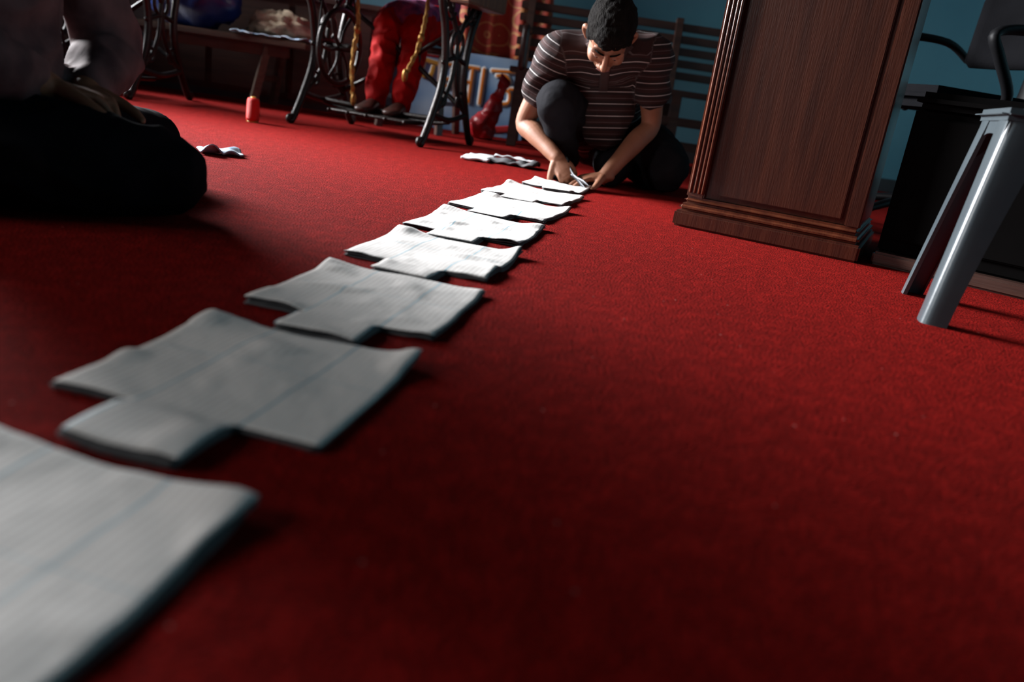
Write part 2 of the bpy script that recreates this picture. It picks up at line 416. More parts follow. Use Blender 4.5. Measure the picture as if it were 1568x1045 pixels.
# ------------------------------------------------------------------ FABRIC PATCHES
def patch(O, R, w=.26, dpt=.26, seed=0, lift=1.0):
    O = V((*O, 0)); R = V((*R, 0))
    ang = math.atan2(R.y-O.y, R.x-O.x)
    u0, u1, tl = .085+random.uniform(-.006, .006), .182+random.uniform(-.006, .006), .080
    def inside(x, y):
        return (0 <= x <= w and 0 <= y <= dpt) or (u0 <= x <= u1 and -tl <= y < 0)
    step = .0065
    bm = bmesh.new()
    for layer in range(3):
        vd = {}
        sh = (random.uniform(-.002, .004), random.uniform(-.004, .002)) if layer < 2 else (0, 0)
        nx = int(round(w/step)); ny0 = int(round(tl/step)); ny1 = int(round(dpt/step))
        def vert(i, j):
            if (i, j) in vd: return vd[(i, j)]
            x = i*w/nx; y = (j*dpt/ny1) if j >= 0 else j*tl/ny0
            q = V((x*9+seed*3.1, y*9+seed, seed))
            amp = .0025+.0035*layer/2
            z = (noise.noise(q)+.1)*amp+max(0, noise.noise(q*2.3+V((4, 4, layer*.2)))-.12)*.008
            if y >= 0: z += .009*lift*math.exp(-(((x-w)/.03)**2+((y-dpt)/.04)**2))*(1 if seed % 2 == 0 else .4)
            if y >= 0: z += .010*lift*math.exp(-((x/.05)**2+((y-dpt)/.05)**2))
            wx = .005*noise.noise(V((y*11, seed, 1+layer*.3))); wy = .005*noise.noise(V((x*11, seed+5, 2+layer*.3)))
            rr = .006
            edge = min(min(x, w-x), dpt-y) if y >= 0 else min(x-u0, u1-x, y+tl)
            if y >= 0 and not (u0 < x < u1): edge = min(edge, y)
            roll = (1-max(0, min(edge, rr))/rr)**2
            z0 = .0022+layer*.0024
            # the tab is folded double: rides over its neighbour
            tb = max(0., min(1., (-y)/.02)) if u0-.01 <= x <= u1+.01 else 0
            z = z0+max(z, 0)-roll*.0008+tb*.0045*(layer+1)/3
            vd[(i, j)] = bm.verts.new(V((x+wx+sh[0], y+wy+sh[1], max(z, .001))))
            return vd[(i, j)]
        for i in range(nx):
            for j in range(-ny0, ny1):
                xc = (i+.5)*w/nx; yc = ((j+.5)*dpt/ny1) if j >= 0 else (j+.5)*tl/ny0
                if inside(xc, yc):
                    f = bm.faces.new((vert(i, j), vert(i+1, j), vert(i+1, j+1), vert(i, j+1)))
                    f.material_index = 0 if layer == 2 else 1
                    f.smooth = True
    me = bpy.data.meshes.new('folded_fabric_piece'); bm.to_mesh(me); bm.free()
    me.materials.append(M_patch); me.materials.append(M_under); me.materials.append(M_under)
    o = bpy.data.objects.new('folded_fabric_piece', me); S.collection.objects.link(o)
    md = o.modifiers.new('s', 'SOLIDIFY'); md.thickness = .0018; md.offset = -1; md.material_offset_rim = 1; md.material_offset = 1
    o.location = O; o.rotation_euler = (0, 0, ang)
    return o
PT = [((-.465, .305), (-.212, .255), .257, .253), ((-.405, .657), (-.152, .607), .262, .250), ((-.35, .985), (-.10, .943), .258, .262),
      ((-.31, 1.335), (-.055, 1.282), .256, .26), ((-.262, 1.67), (-.008, 1.62), .256, .265), ((-.212, 2.035), (.04, 1.965), .258, .27), ((-.155, 2.37), (.095, 2.30), .255, .262), ((-.045, 2.705), (.18, 2.65), .205, .17)]
for i, (a, b, w, d) in enumerate(PT): patch(a, b, w, d, seed=i+1)

def crumple(name, c, r, m, seed=0, n=3., amp=.25, rot=0, floorz=.001):
    bm = bmesh.new(); ell(bm, (0, 0, 0), r, seg=40)
    Rz = Matrix.Rotation(rot, 3, 'Z')
    for v in bm.verts:
        k = 1+amp*(noise.noise(v.co.normalized()*n+V((seed, 0, 0)))+.6*noise.noise(v.co.normalized()*n*2.7+V((seed, 3, 0))))
        v.co = Rz @ (v.co*k)+V(c); v.co.z = max(v.co.z, floorz)
    return finish(bm, name, m)

def flat_cloth(name, c, w, d, rot, m, seed=0, amp=.012, th=.004):
    bm = bmesh.new(); n = 24; g = {}
    for i in range(n+1):
        for j in range(n+1):
            x = (i/n-.5)*w; y = (j/n-.5)*d
            z = .004+amp*abs(noise.noise(V((x*18+seed, y*18, seed))))*2
            g[i, j] = bm.verts.new((x*(1+.15*noise.noise(V((y*20, seed, 0)))), y*(1+.15*noise.noise(V((x*20, 0, seed)))), z))
    for i in range(n):
        for j in range(n): bm.faces.new((g[i, j], g[i+1, j], g[i+1, j+1], g[i, j+1]))
    o = finish(bm, name, m); md = o.modifiers.new('s', 'SOLIDIFY'); md.thickness = th; md.offset = 1
    o.location = c; o.rotation_euler = (0, 0, rot); return o
a = flat_cloth('white_fold', (-.245, 3.33, 0), .11, .20, -.1, M_white, 1, .006, .008)
b = flat_cloth('grey_fold', (-.10, 3.31, 0), .20, .12, -.25, M_grey, 4, .014, .006)
c = flat_cloth('white_strip', (-.10, 3.34, .022), .17, .03, -.3, M_white, 7, .010, .003)
group('folded_cloth_scrap', [a, b, c], (-.16, 3.35, 0), world=True)
flat_cloth('blue_print_cloth_scrap', (-.93, 2.36, 0), .12, .10, .5, M_bluescrap, 9, .02)

# ------------------------------------------------------------------ THREAD CONE
t = lathe('thread_wound', [(.020, .005), (.027, .007), (.0285, .02), (.0275, .05), (.0255, .09), (.0235, .098), (.017, .101), (.012, .101)], M_thread)
t2 = lathe('cone_core', [(.024, 0), (.0245, .004), (.020, .006), (.014, .06), (.013, .100), (.012, .106), (.009, .106)], M_spool)
group('red_thread_spool', [t, t2], (-1.25, 3.52, 0))

# ------------------------------------------------------------------ CABINET
def cabinet():
    L, D, Hh = .465, .46, 1.12
    o = []
    o.append(box('carcass', (.012, .02, .085), (L-.006, D, Hh), M_cab, .003))
    o.append(box('plinth', (-.02, -.016, 0), (L+.016, D+.01, .045), M_cab, .006))
    o.append(box('plinth_step', (-.012, -.008, .045), (L+.008, D+.006, .066), M_cabd, .008, seg=3))
    o.append(box('plinth_cap', (-.004, 0, .066), (L+.002, D+.003, .086), M_cabd, .009, seg=3))
    o.append(box('stile_front_left', (.0, .004, .084), (.050, .03, Hh), M_cabd, .004))
    for i, x in enumerate((.010, .022, .034, .044)):
        o.append(tubeobj('reed_%d' % (i+1), [(x, .003, .10), (x, .003, Hh-.03)], .0045, M_cabd, seg=8, sub=1))
    o.append(box('stile_front_right', (L-.04, .006, .084), (L, .03, Hh), M_cab, .004))
    o.append(box('stile_back_left', (-.016, D-.05, .045), (.02, D+.004, Hh), M_cab, .006))
    o.append(box('side_frame_left', (.002, .03, .084), (.014, .09, Hh), M_cabd, .003))
    o.append(box('front_panel', (.062, .010, .10), (L-.05, .024, Hh-.1), M_cab, .003))
    o.append(box('rail_top', (.05, .006, Hh-.09), (L-.04, .03, Hh), M_cab, .003))
    o.append(box('top_cap', (-.03, -.03, Hh), (L+.03, D+.03, Hh+.03), M_cabd, .008, seg=3))
    return group('wooden_cabinet', o, (.425, 2.285, 0), math.atan2(-.20, .42))
cabinet()

# ------------------------------------------------------------------ DARK LOW STORAGE BENCH (right)
def lowchest():
    o = [box('body', (0, .03, .035), (1.15, .42, .40), M_chest, .006),
         box('foot_rail', (0, 0, 0), (1.15, .42, .035), M_bench, .006),
         box('seat_pad', (0, .0, .40), (1.15, .43, .44), M_chest, .015, seg=4)]
    for i in range(3):
        o.append(box('door_panel_%d' % (i+1), (.03+i*.375, .018, .07), (.38+i*.375, .034, .38), M_chest, .004))
    return group('storage_bench', o, (.90, 2.10, 0), math.atan2(-.30, .40))
lowchest()

# ------------------------------------------------------------------ ADDED DARK SIDEBOARD (invented to darken the back left, behind the machines)
def added_sideboard():
    x0, x1, y0, y1, h = -2.95, -1.02, 4.83, 5.03, .62
    o = [box('body', (x0, y0+.01, .04), (x1, y1, h-.03), M_bench, .004), box('top', (x0-.02, y0-.01, h-.03), (x1+.02, y1, h), M_bench, .005),
         box('kick_board', (x0+.02, y0+.02, 0), (x1-.02, y1, .04), M_trim, .003)]
    for i in range(4):
        a = x0+.03+i*(x1-x0-.03)/4
        o.append(box('door_%d' % (i+1), (a, y0, .07), (a+(x1-x0)/4-.04, y0+.012, h-.06), M_bench, .004))
    return group('added_darkening_sideboard', o, ((x0+x1)/2, 4.93, 0), world=True)
added_sideboard()

# ------------------------------------------------------------------ PLASTIC STOOL
def stool():
    c = V((.958, 1.575))
    H = .40; ft = .165; tp = .118; objs = []
    for i, (sx, sy) in enumerate(((-1, -1), (-1, 1), (1, -1), (1, 1))):
        bm = bmesh.new(); rings = []
        nz = 14
        for k in range(nz+1):
            f = k/nz; z = f*(H-.02)
            half = ft+(tp-ft)*f
            wd = .046+.030*f**1.5
            th = .004
            cr_ = .016
            path = [(wd, .008), (wd, 0), (wd*.6, -.0015), (cr_, 0)]
            for a in (22, 45, 68): path.append((cr_-cr_*math.sin(math.radians(a)), cr_-cr_*math.cos(math.radians(a))))
            path += [(0, cr_), (-.0015, wd*.6), (0, wd), (.008, wd)]
            inner = [(.008, wd-th), (th, wd-th), (th, cr_+.004), (cr_*.45+th*.8, cr_*.45+th*.8), (cr_+.004, th), (wd-th, th), (wd-th, .008)]
            g = [bm.verts.new((sx*(half-a), sy*(half-b), z)) for (a, b) in path+inner]
            rings.append(g)
        n = len(rings[0])
        for a, b in zip(rings, rings[1:]):
            for q in range(n): bm.faces.new((a[q], a[(q+1) % n], b[(q+1) % n], b[q]))
        bm.faces.new(rings[0]); bm.faces.new(rings[-1])
        o = finish(bm, 'leg_%d' % (i+1), M_stool, True); objs.append(o)
        o.modifiers.new('e', 'EDGE_SPLIT').split_angle = math.radians(40)
    objs.append(box('seat', (-.132, -.132, H-.022), (.132, .132, H), M_stool, .012, seg=4))
    objs.append(box('seat_ridge', (-.09, -.09, H), (.09, .09, H+.003), M_stool, .0015))
    for i, (ax, s) in enumerate(((0, -1), (0, 1), (1, -1), (1, 1))):
        bm = bmesh.new(); n = 14; r0 = []
        for k in range(n+1):
            t = -1+2*k/n
            z = H-.045-.055*abs(t)**3
            hf = tp+(ft-tp)*(1-z/H)-.006
            x = t*(hf-.01)
            for zz, dd in ((H-.01, tp-.002), (z, hf)):
                for th in (0, -.004):
                    p = (x, s*(dd+th), zz) if ax == 0 else (s*(dd+th), x, zz)
                    r0.append(bm.verts.new(p))
        for k in range(n):
            b0 = r0[4*k:4*k+4]; b1 = r0[4*k+4:4*k+8]
            bm.faces.new((b0[0], b1[0], b1[2], b0[2])); bm.faces.new((b0[1], b0[3], b1[3], b1[1])); bm.faces.new((b0[2], b1[2], b1[3], b0[3]))
        objs.append(finish(bm, 'apron_%d' % (i+1), M_stool, False))
    return group('plastic_stool', objs, (c.x, c.y, 0), math.atan2(-.095, .31))
stool()

# ------------------------------------------------------------------ OFFICE CHAIR
def office_chair(loc, rot):
    o = []
    o.append(box('seat_cushion', (-.24, -.24, .43), (.24, .24, .50), M_blackf, .03, seg=5))
    bm = bmesh.new(); n = 10; fr = []
    for i in range(n+1):
        for j in range(n+1):
            u = -1+2*i/n; v = j/n
            x = u*.22*(1-.12*abs(v-.5)*2*abs(u)); z = .60+.46*v; y = .25+.07*v-.05*u*u
            fr.append(bm.verts.new((x, y, z)))
    for i in range(n):
        for j in range(n):
            a = i*(n+1)+j; bm.faces.new((fr[a], fr[a+n+1], fr[a+n+2], fr[a+1]))
    b = finish(bm, 'backrest', M_blackf); md = b.modifiers.new('s', 'SOLIDIFY'); md.thickness = .05; b.modifiers.new('b', 'BEVEL').width = .02; o.append(b)
    o.append(tubeobj('back_bracket', [(0, .05, .42), (0, .27, .43), (0, .32, .62), (0, .33, .8)], [(.03, .008)]*4, M_black, side=(1, 0, 0)))
    for s, nm in ((-1, 'l'), (1, 'r')):
        o.append(tubeobj('armrest_'+nm, [(s*.23, .02, .44), (s*.29, -.02, .50), (s*.30, -.10, .60), (s*.29, -.13, .665), (s*.285, -.02, .69), (s*.28, .16, .69), (s*.26, .25, .64)], [.016, .017, .017, (.022, .015), (.028, .014), (.026, .014), .014], M_black, side=(1, 0, 0)))
    o.append(lathe('gas_column', [(.03, .10), (.03, .26), (.018, .27), (.018, .43)], M_black, 20))
    for k in range(5):
        a = 2*math.pi*k/5
        o.append(tubeobj('base_spoke_%d' % (k+1), [(0, 0, .12), (.14*math.cos(a), .14*math.sin(a), .105), (.28*math.cos(a), .28*math.sin(a), .07)], [(.024, .018), (.02, .015), (.014, .012)], M_black))
        o.append(lathe('caster_%d' % (k+1), [(.004, -.022), (.026, -.018), (.028, 0), (.026, .018), (.004, .022)], M_black, 20, c=(.28*math.cos(a), .28*math.sin(a), .029), axis='Y'))
    return group('office_chair', o, loc, rot)
office_chair((1.38, 2.98, 0), math.radians(-76))

# ------------------------------------------------------------------ BACK SLATTED BENCH
def slat_bench(name, x0, x1, y0, y1, zs, m=M_bench, zb=.78):
    o = []
    n = 4
    for i in range(n):
        a = y0+(y1-y0)*i/n
        o.append(box('seat_slat_%d' % (i+1), (x0, a+.006, zs-.03), (x1, a+(y1-y0)/n-.006, zs), m, .004))
    xs = [x0+.06, (x0+x1)/2, x1-.06]
    for i, x in enumerate(xs):
        o.append(bar('front_leg_%d' % (i+1), (x, y0-.03, 0), (x, y0+.03, zs-.03), .045, .05, m, up=(1, 0, 0)))
        o.append(bar('back_leg_%d' % (i+1), (x, y1+.0, 0), (x, y1-.03, zs-.03), .045, .05, m, up=(1, 0, 0)))
        o.append(bar('stretcher_%d' % (i+1), (x, y0, .14), (x, y1, .14), .03, .04, m))
        o.append(bar('seat_bearer_%d' % (i+1), (x, y0, zs-.05), (x, y1, zs-.05), .04, .045, m))
        o.append(bar('back_post_%d' % (i+1), (x, y1-.02, zs-.04), (x, y1+.08, zb), .045, .04, m, up=(1, 0, 0)))
        if i != 1: o.append(tubeobj('arm_%d' % (i+1), [(x, y0-.0, zs), (x, y0+.0, zs+.16), (x, y0+.06, zs+.2), (x, y1+.03, zs+.2)], [(.02, .016)]*4, m))
    for k in range(5):
        z = zs+.06+k*(zb-zs-.06)/5; y = y1+.01+.08*(z-zs)/(zb-zs)
        o.append(box('back_slat_%d' % (k+1), (x0, y-.012, z), (x1, y+.010, z+.042), m, .004))
    o.append(box('front_stretcher', (x0+.05, y0-.012, .10), (x1-.05, y0+.012, .145), m, .004))
    o.append(box('front_stretcher_upper', (x0+.05, y0-.012, .22), (x1-.05, y0+.012, .265), m, .004))
    return group(name, o, ((x0+x1)/2, (y0+y1)/2, 0), world=True)
slat_bench('slatted_bench', -.22, 1.55, 4.36, 4.72, .40)
def plank_bench():
    x0, x1, y0, y1, z = -2.75, -1.30, 4.42, 4.78, .36
    o = [box('plank', (x0, y0, z-.035), (x1, y1, z), M_benchl, .006), box('apron', (x0+.1, y0+.03, z-.09), (x1-.1, y0+.055, z-.035), M_benchl, .004)]
    for i, (x, sx) in enumerate(((x0+.2, -.08), (x1-.22, .02))):
        for j, (y, sy) in enumerate(((y0+.05, -.04), (y1-.05, .04))):
            o.append(bar('leg_%d%d' % (i+1, j+1), (x+sx-.08, y+sy, 0), (x, y, z-.03), .04, .04, M_benchl))
        o.append(bar('spreader_%d' % (i+1), (x+sx/2-.04, y0+.02, .15), (x+sx/2-.04, y1-.02, .15), .03, .03, M_benchl))
    return group('wooden_plank_bench', o, (-2.0, 4.6, 0), world=True)
plank_bench()
crumple('blue_plastic_sack', (-1.98, 4.62, .55), (.26, .16, .21), M_bluebag, 2, 2.2, .18, floorz=.362)
crumple('cloth_bundle', (-1.52, 4.64, .42), (.19, .10, .085), M_cream, 5, 3.5, .35, floorz=.362)
flat_cloth('blue_print_cloth', (-1.50, 4.46, .362), .42, .08, .05, M_bluescrap, 3, .012)

# ------------------------------------------------------------------ SEWING MACHINES (treadle)
def sewing_machine(loc, rot, nm='treadle_sewing_machine'):
    o = []
    hw = .34
    for s, sn in ((-1, 'l'), (1, 'r')):
        x = s*hw
        bm = bmesh.new()
        def C(pts, rad): tube(bm, [(x, p[0], p[1]) for p in pts], [rad]*len(pts), seg=10, sub=5)
        for k in (-1, 1):
            C([(k*.245, .012), (k*.225, .035), (k*.20, .075), (k*.165, .14), (k*.115, .25), (k*.10, .36), (k*.13, .50), (k*.18, .60), (k*.20, .695)], .017)
            C([(k*.255, .012), (k*.265, .018), (k*.262, .03), (k*.245, .033)], .012)
            C([(k*.20, .69), (k*.12, .60), (k*.04, .52), (0, .44)], .011)
            C([(k*.165, .14), (k*.08, .20), (k*.02, .30), (0, .44)], .011)
            sc = []
            for a in range(0, 540, 45):
                rr = .055-.045*a/540; sc.append((k*(.10+rr*math.cos(math.radians(a+200))), .585+rr*math.sin(math.radians(a+200))))
            C(sc, .007)
            sc = []
            for a in range(0, 450, 45):
                rr = .045-.035*a/450; sc.append((k*(.085+rr*math.cos(math.radians(a))), .20+rr*math.sin(math.radians(a))))
            C(sc, .007)
        C([(-.20, .695), (0, .695), (.20, .695)], .013); C([(-.165, .14), (0, .115), (.165, .14)], .013)
        C([(-.115, .36), (0, .385), (.115, .36)], .011)
        ring = [(.055*math.cos(a*math.pi/6), .44+.055*math.sin(a*math.pi/6)) for a in range(13)]
        C(ring, .009)
        o.append(finish(bm, 'side_frame_'+sn, M_iron))
    bm = bmesh.new()
    for pts in ([(-hw, .15, .16), (-.1, .17, .30), (0, .175, .36), (.1, .17, .30), (hw, .15, .16)], [(-hw, .14, .56), (-.1, .17, .42), (0, .175, .36), (.1, .17, .42), (hw, .14, .56)],
                [(-hw, 0, .115), (0, 0, .105), (hw, 0, .115)]):
        tube(bm, pts, [.012]*len(pts), seg=10)
    ring = [(.06*math.cos(a*math.pi/6), .175, .36+.06*math.sin(a*math.pi/6)) for a in range(13)]
    tube(bm, ring, [.008]*13, seg=8, sub=3)
    o.append(finish(bm, 'cross_brace', M_iron))
    bm = bmesh.new()
    for i in range(8):
        y = -.15+.3*i/7; tube(bm, [(-.20, y, .085), (.20, y, .085)], [.007]*2, seg=8, sub=1)
    for x in (-.20, -.1, 0, .1, .20): tube(bm, [(x, -.155, .083), (x, .155, .083)], [.010]*2, seg=8, sub=1)
    tube(bm, [(-hw, 0, .105), (-.21, 0, .09), (.21, 0, .09), (hw, 0, .105)], [.009]*4, seg=8)
    o.append(finish(bm, 'treadle_plate', M_iron))
    bm = bmesh.new(); cx, cz = -hw+.07, .36
    R = .165
    ringp = [(cx, R*math.cos(a*math.pi/12), cz+R*math.sin(a*math.pi/12)) for a in range(25)]
    tube(bm, ringp, [.013]*25, seg=10, sub=2)
    for a in range(6):
        t = a*math.pi/3; pts = [(cx, 0, cz), (cx, R*.5*math.cos(t+.2), cz+R*.5*math.sin(t+.2)), (cx, R*math.cos(t), cz+R*math.sin(t))]
        tube(bm, pts, [.011, .007, .008], seg=8)
    tube(bm, [(cx-.07, 0, cz), (cx+.05, 0, cz)], [.018, .018], seg=12, sub=1)
    o.append(finish(bm, 'fly_wheel', M_iron))
    o.append(tubeobj('pitman_rod', [(cx+.045, .03, cz-.03), (cx+.06, .06, .09)], .007, M_iron))
    o.append(tubeobj('drive_belt', [(cx-.01, -.165, cz), (cx-.01, -.12, .72), (cx-.01, -.03, .85), (cx-.01, .06, .72), (cx-.01, .165, cz)], .004, M_black))
    o.append(box('table_top', (-.48, -.23, .71), (.48, .23, .735), M_tabletop, .006))
    o.append(box('drawer_l', (-.47, -.19, .60), (-.37, .19, .705), M_tabletop, .006))
    o.append(box('drawer_r', (.37, -.19, .60), (.47, .19, .705), M_tabletop, .006))
    bm = bmesh.new()
    tube(bm, [(.17, -.02, .755), (.17, -.02, .88), (.15, -.02, .99), (.05, -.02, 1.01), (-.10, -.02, 1.0), (-.19, -.02, .97)], [(.055, .045), (.042, .04), (.05, .045), (.04, .035), (.038, .034), (.045, .04)], seg=18)
    tube(bm, [(-.19, -.02, 1.0), (-.19, -.02, .86)], [(.03, .035), (.026, .03)], seg=14)
    prism(bm, (-.24, -.09, .735), (.25, .07, .775))
    o.append(remesh(bm, 'machine_head', M_black, .006, 3))
    o.append(lathe('hand_wheel', [(.02, .25), (.065, .255), (.075, .265), (.075, .28), (.06, .285), (.02, .28)], M_steel, 28, c=(0, -.02, .95), axis='X'))
    o.append(tubeobj('needle_bar', [(-.19, -.02, .87), (-.19, -.02, .79)], .005, M_steel))
    return group(nm, o, loc, rot)
sewing_machine((-.75, 3.86, 0), math.atan2(-.24, .65))
sewing_machine((-2.20, 4.02, 0), math.radians(-8))

def wstool(loc, rot):
    o = [box('seat', (-.17, -.15, .40), (.17, .15, .43), M_bench, .008)]
    for i, (sx, sy) in enumerate(((-1, -1), (1, -1), (-1, 1), (1, 1))):
        o.append(bar('leg_%d' % (i+1), (sx*.17, sy*.15, 0), (sx*.14, sy*.12, .40), .035, .035, M_bench))
    for s in (-1, 1): o.append(bar('rung_%d' % (1 if s < 0 else 2), (s*.155, -.13, .16), (s*.155, .13, .16), .022, .022, M_bench))
    return group('wooden_stool', o, loc, rot)
wstool((-.68, 4.48, 0), -.2)

# ------------------------------------------------------------------ CURTAIN, BANNER, BAG
def curtain(x0, x1, z0, z1, y):
    bm = bmesh.new(); nx, nz = 90, 30; g = {}
    for i in range(nx+1):
        for j in range(nz+1):
            x = x0+(x1-x0)*i/nx; z = z0+(z1-z0)*j/nz
            yy = y+.018*math.sin(x*40+.8*math.sin(z*3))+.016*math.sin(x*17+z*1.3)
            g[i, j] = bm.verts.new((x+.01*math.sin(z*5), yy, z))
    for i in range(nx):
        for j in range(nz): bm.faces.new((g[i, j], g[i+1, j], g[i+1, j+1], g[i, j+1]))
    o = finish(bm, 'curtain_cloth', M_curtain); o.modifiers.new('s', 'SOLIDIFY').thickness = .003
    return o
cu = curtain(-.60, -.04, .43, 2.1, 4.95)
rod = tubeobj('curtain_rod', [(-.75, 4.985, 2.11), (.15, 4.985, 2.11)], .011, M_steel)
group('patterned_curtain', [cu, rod], (-.32, 4.96, 0), world=True)

def banner():
    x0, x1, z1 = -.86, -.12, .44; y0, y1 = 4.80, 4.90
    bm = bmesh.new(); n = 20; g = {}
    P = lambda u, v, off=0: V((x0+(x1-x0)*u, y0+(y1-y0)*v-off+.006*math.sin(u*9+v*4), .004+z1*v))
    for i in range(n+1):
        for j in range(n+1): g[i, j] = bm.verts.new(P(i/n, j/n))
    for i in range(n):
        for j in range(n): bm.faces.new((g[i, j], g[i+1, j], g[i+1, j+1], g[i, j+1]))
    o = [finish(bm, 'banner_sheet', M_banner)]
    def strokes(name, lst, m, r, off):
        bm = bmesh.new()
        for l in lst: tube(bm, [P(a, b, 0) for a, b in l], [r]*len(l), seg=10, sub=5)
        for v in bm.verts:
            yp = P((v.co.x-x0)/(x1-x0), (v.co.z-.004)/z1).y
            v.co.y = yp-off+(v.co.y-yp)*.06
        return finish(bm, name, m)
    gl = [[(.36, .60), (.60, .60)], [(.56, .60), (.56, .28)], [(.42, .60), (.42, .42), (.38, .40), (.38, .46), (.56, .46)], [(.64, .60), (.64, .28)],
          [(.70, .60), (.90, .62)], [(.74, .56), (.80, .57), (.83, .50), (.77, .45), (.84, .42), (.84, .32), (.75, .30)], [(.84, .45), (.94, .46)],
          [(.12, .85), (.30, .80)], [(.16, .82), (.15, .66), (.22, .64), (.24, .76)]]
    gl = [[(.5+(a-.5)*1.1-.02, min(.95, .62+(b-.45)*1.35)) for a, b in l] for l in gl[:7]]+gl[7:]
    o.append(strokes('glyph_outline', gl, M_whitep, .017, .004))
    o.append(strokes('glyph_fill', gl[:7], M_orange, .008, .007))
    o.append(strokes('glyph_fill_yellow', gl[7:], M_spool, .012, .009))
    o.append(strokes('print_band', [[(.55, .12), (.75, .08), (.98, .16)], [(.1, .93), (.4, .92)]], M_redp, .02, .003))
    return group('printed_banner', o, (-.5, 4.85, 0), world=True)
banner()
bm = bmesh.new()
tube(bm, [(-.34, 4.50, .04), (-.31, 4.50, .11), (-.28, 4.50, .20), (-.25, 4.5, .28), (-.24, 4.5, .33)], [(.085, .05), (.06, .045), (.04, .03), (.022, .018), (.03, .01)], seg=28, sub=8)
for v in bm.verts:
    v.co += V((noise.noise(v.co*22), noise.noise(v.co*22+V((5, 0, 0))), noise.noise(v.co*22+V((0, 7, 0)))))*.022
    v.co.z = max(v.co.z, .003)
finish(bm, 'red_plastic_bag', M_redbag)

# ------------------------------------------------------------------ MAN (squatting, cutting cloth)
def man():
    o = []
    shL = V((.010, 2.98, .435)); elL = V((-.070, 3.05, .185)); wrL = V((.062, 2.895, .088))
    shR = V((.345, 2.99, .475)); elR = V((.385, 3.03, .240)); wrR = V((.238, 2.885, .048))
    sd = V((1, .02, .12))
    tor = [(.225, 3.29, .17), (.215, 3.22, .27), (.195, 3.11, .37), (.18, 3.02, .44), (.177, 2.965, .475), (.176, 2.93, .495)]
    bm = bmesh.new()
    tube(bm, tor, [(.150, .105), (.158, .110), (.172, .112), (.172, .100), (.12, .075), (.07, .060)], side=sd, seg=28, sub=5)
    for s, e in ((shL, elL), (shR, elR)):
        mid = V((.178, 3.0, .455)); sd2 = s+(e-s)*.50
        tube(bm, [mid, mid.lerp(s, .65), s, s.lerp(sd2, .5), sd2], [.085, .080, .072, .066, .068], seg=20, sub=5)
    tube(bm, [(.20, 3.07, .33), (.215, 3.06, .25), (.225, 3.08, .18)], [(.135, .07), (.110, .065), (.075, .055)], side=sd, seg=20)
    sh = remesh(bm, 'polo_shirt', M_shirt, .0055, 6, wr=.009, wf=11, seed=2.2)
    bones = [(V(tor[0]), V(tor[3]), .16, 0.), (V(tor[3]), V(tor[5]), .16, (V(tor[3])-V(tor[0])).length),
             (V((.228, 3.06, .10)), V((.20, 3.06, .33)), .14, -.02), (shL, elL, .075, .006), (shR, elR, .075, .006)]
    at = sh.data.attributes.new('along', 'FLOAT', 'POINT')
    for v in sh.data.vertices: at.data[v.index].value = seg_param(v.co, bones)+.5
    o.append(sh)
    bv = BVHTree.FromPolygons([v.co.copy() for v in sh.data.vertices], [tuple(q.vertices) for q in sh.data.polygons])
    def snap(x, z, off=.003):
        h = bv.ray_cast(V((x, 2.4, z)), V((0, 1, 0)))
        return (h[0]+V((0, -off, 0))) if h[0] else V((x, 2.95, z))
    def strip(name, pts, wd, m):
        bm = bmesh.new(); prev = None
        for i in range(len(pts)-1):
            a = V((pts[i][0], 0, pts[i][1])); b = V((pts[i+1][0], 0, pts[i+1][1])); n = 6
            for k in range(n+(i == len(pts)-2)):
                c = a.lerp(b, k/n); t = (b-a).normalized(); q = V((-t.z, 0, t.x))
                row = [bm.verts.new(snap(c.x+q.x*wd*u, c.z+q.z*wd*u)) for u in (-1, -.33, .33, 1)]
                if prev:
                    for j in range(3): bm.faces.new((prev[j], prev[j+1], row[j+1], row[j]))
                prev = row
        ob = finish(bm, name, m); md = ob.modifiers.new('s', 'SOLIDIFY'); md.thickness = .006; md.offset = 0; return ob
    o.append(strip('placket', [(.178, .445), (.184, .39), (.190, .335)], .016, M_collar))
    o.append(strip('collar_flap_r', [(.115, .488), (.140, .455), (.168, .420)], .017, M_collar))
    o.append(strip('collar_flap_l', [(.250, .500), (.222, .462), (.194, .425)], .017, M_collar))
    for nm, s, e, w in (('r', shL, elL, wrL), ('l', shR, elR, wrR)):
        bm = bmesh.new()
        a = s.lerp(e, .30)
        tube(bm, [a, s.lerp(e, .6), e, e.lerp(w, .3), e.lerp(w, .75), w], [.045, .042, .036, .038, .029, .025], seg=18, sub=5)
        if nm == 'r': hand(bm, w, (.50, -.42, -.52), (.30, .45, -.6), thumb=-1, curls=(48, 52, 56, 60), tcurl=45, sc=.98)
        else: hand(bm, w, (-.90, -.30, -.16), (-.05, .05, -1), thumb=1, curls=(12, 13, 15, 18), tcurl=15, sc=.98, spread=1.5)
        o.append(remesh(bm, 'arm_and_hand_'+nm, M_skin, .0034, 3, floor=.010))
    bm = bmesh.new()
    tube(bm, [(.10, 3.30, .17), (.23, 3.32, .16), (.35, 3.30, .15)], [.10, .12, .10], seg=20)
    kn = V((.035, 2.90, .268))
    tube(bm, [(.16, 3.29, .18), (.10, 3.10, .24), kn+V((0, .03, .01))], [.095, .085, .075], seg=20, sub=5)
    tube(bm, [kn+V((0, .025, .0)), (.065, 3.0, .17), (.10, 3.10, .075)], [.072, .062, .052], seg=20, sub=5)
    kr = V((.478, 3.01, .085))
    tube(bm, [(.33, 3.29, .17), (.42, 3.15, .155), kr+V((0, .02, .02))], [.100, .092, .080], seg=20, sub=5)
    tube(bm, [kr, (.44, 3.16, .062), (.40, 3.32, .055)], [.074, .06, .05], seg=20, sub=5)
    tube(bm, [(.30, 3.25, .10), (.28, 3.10, .08), (.27, 3.02, .05)], [.09, .075, .05], seg=16)
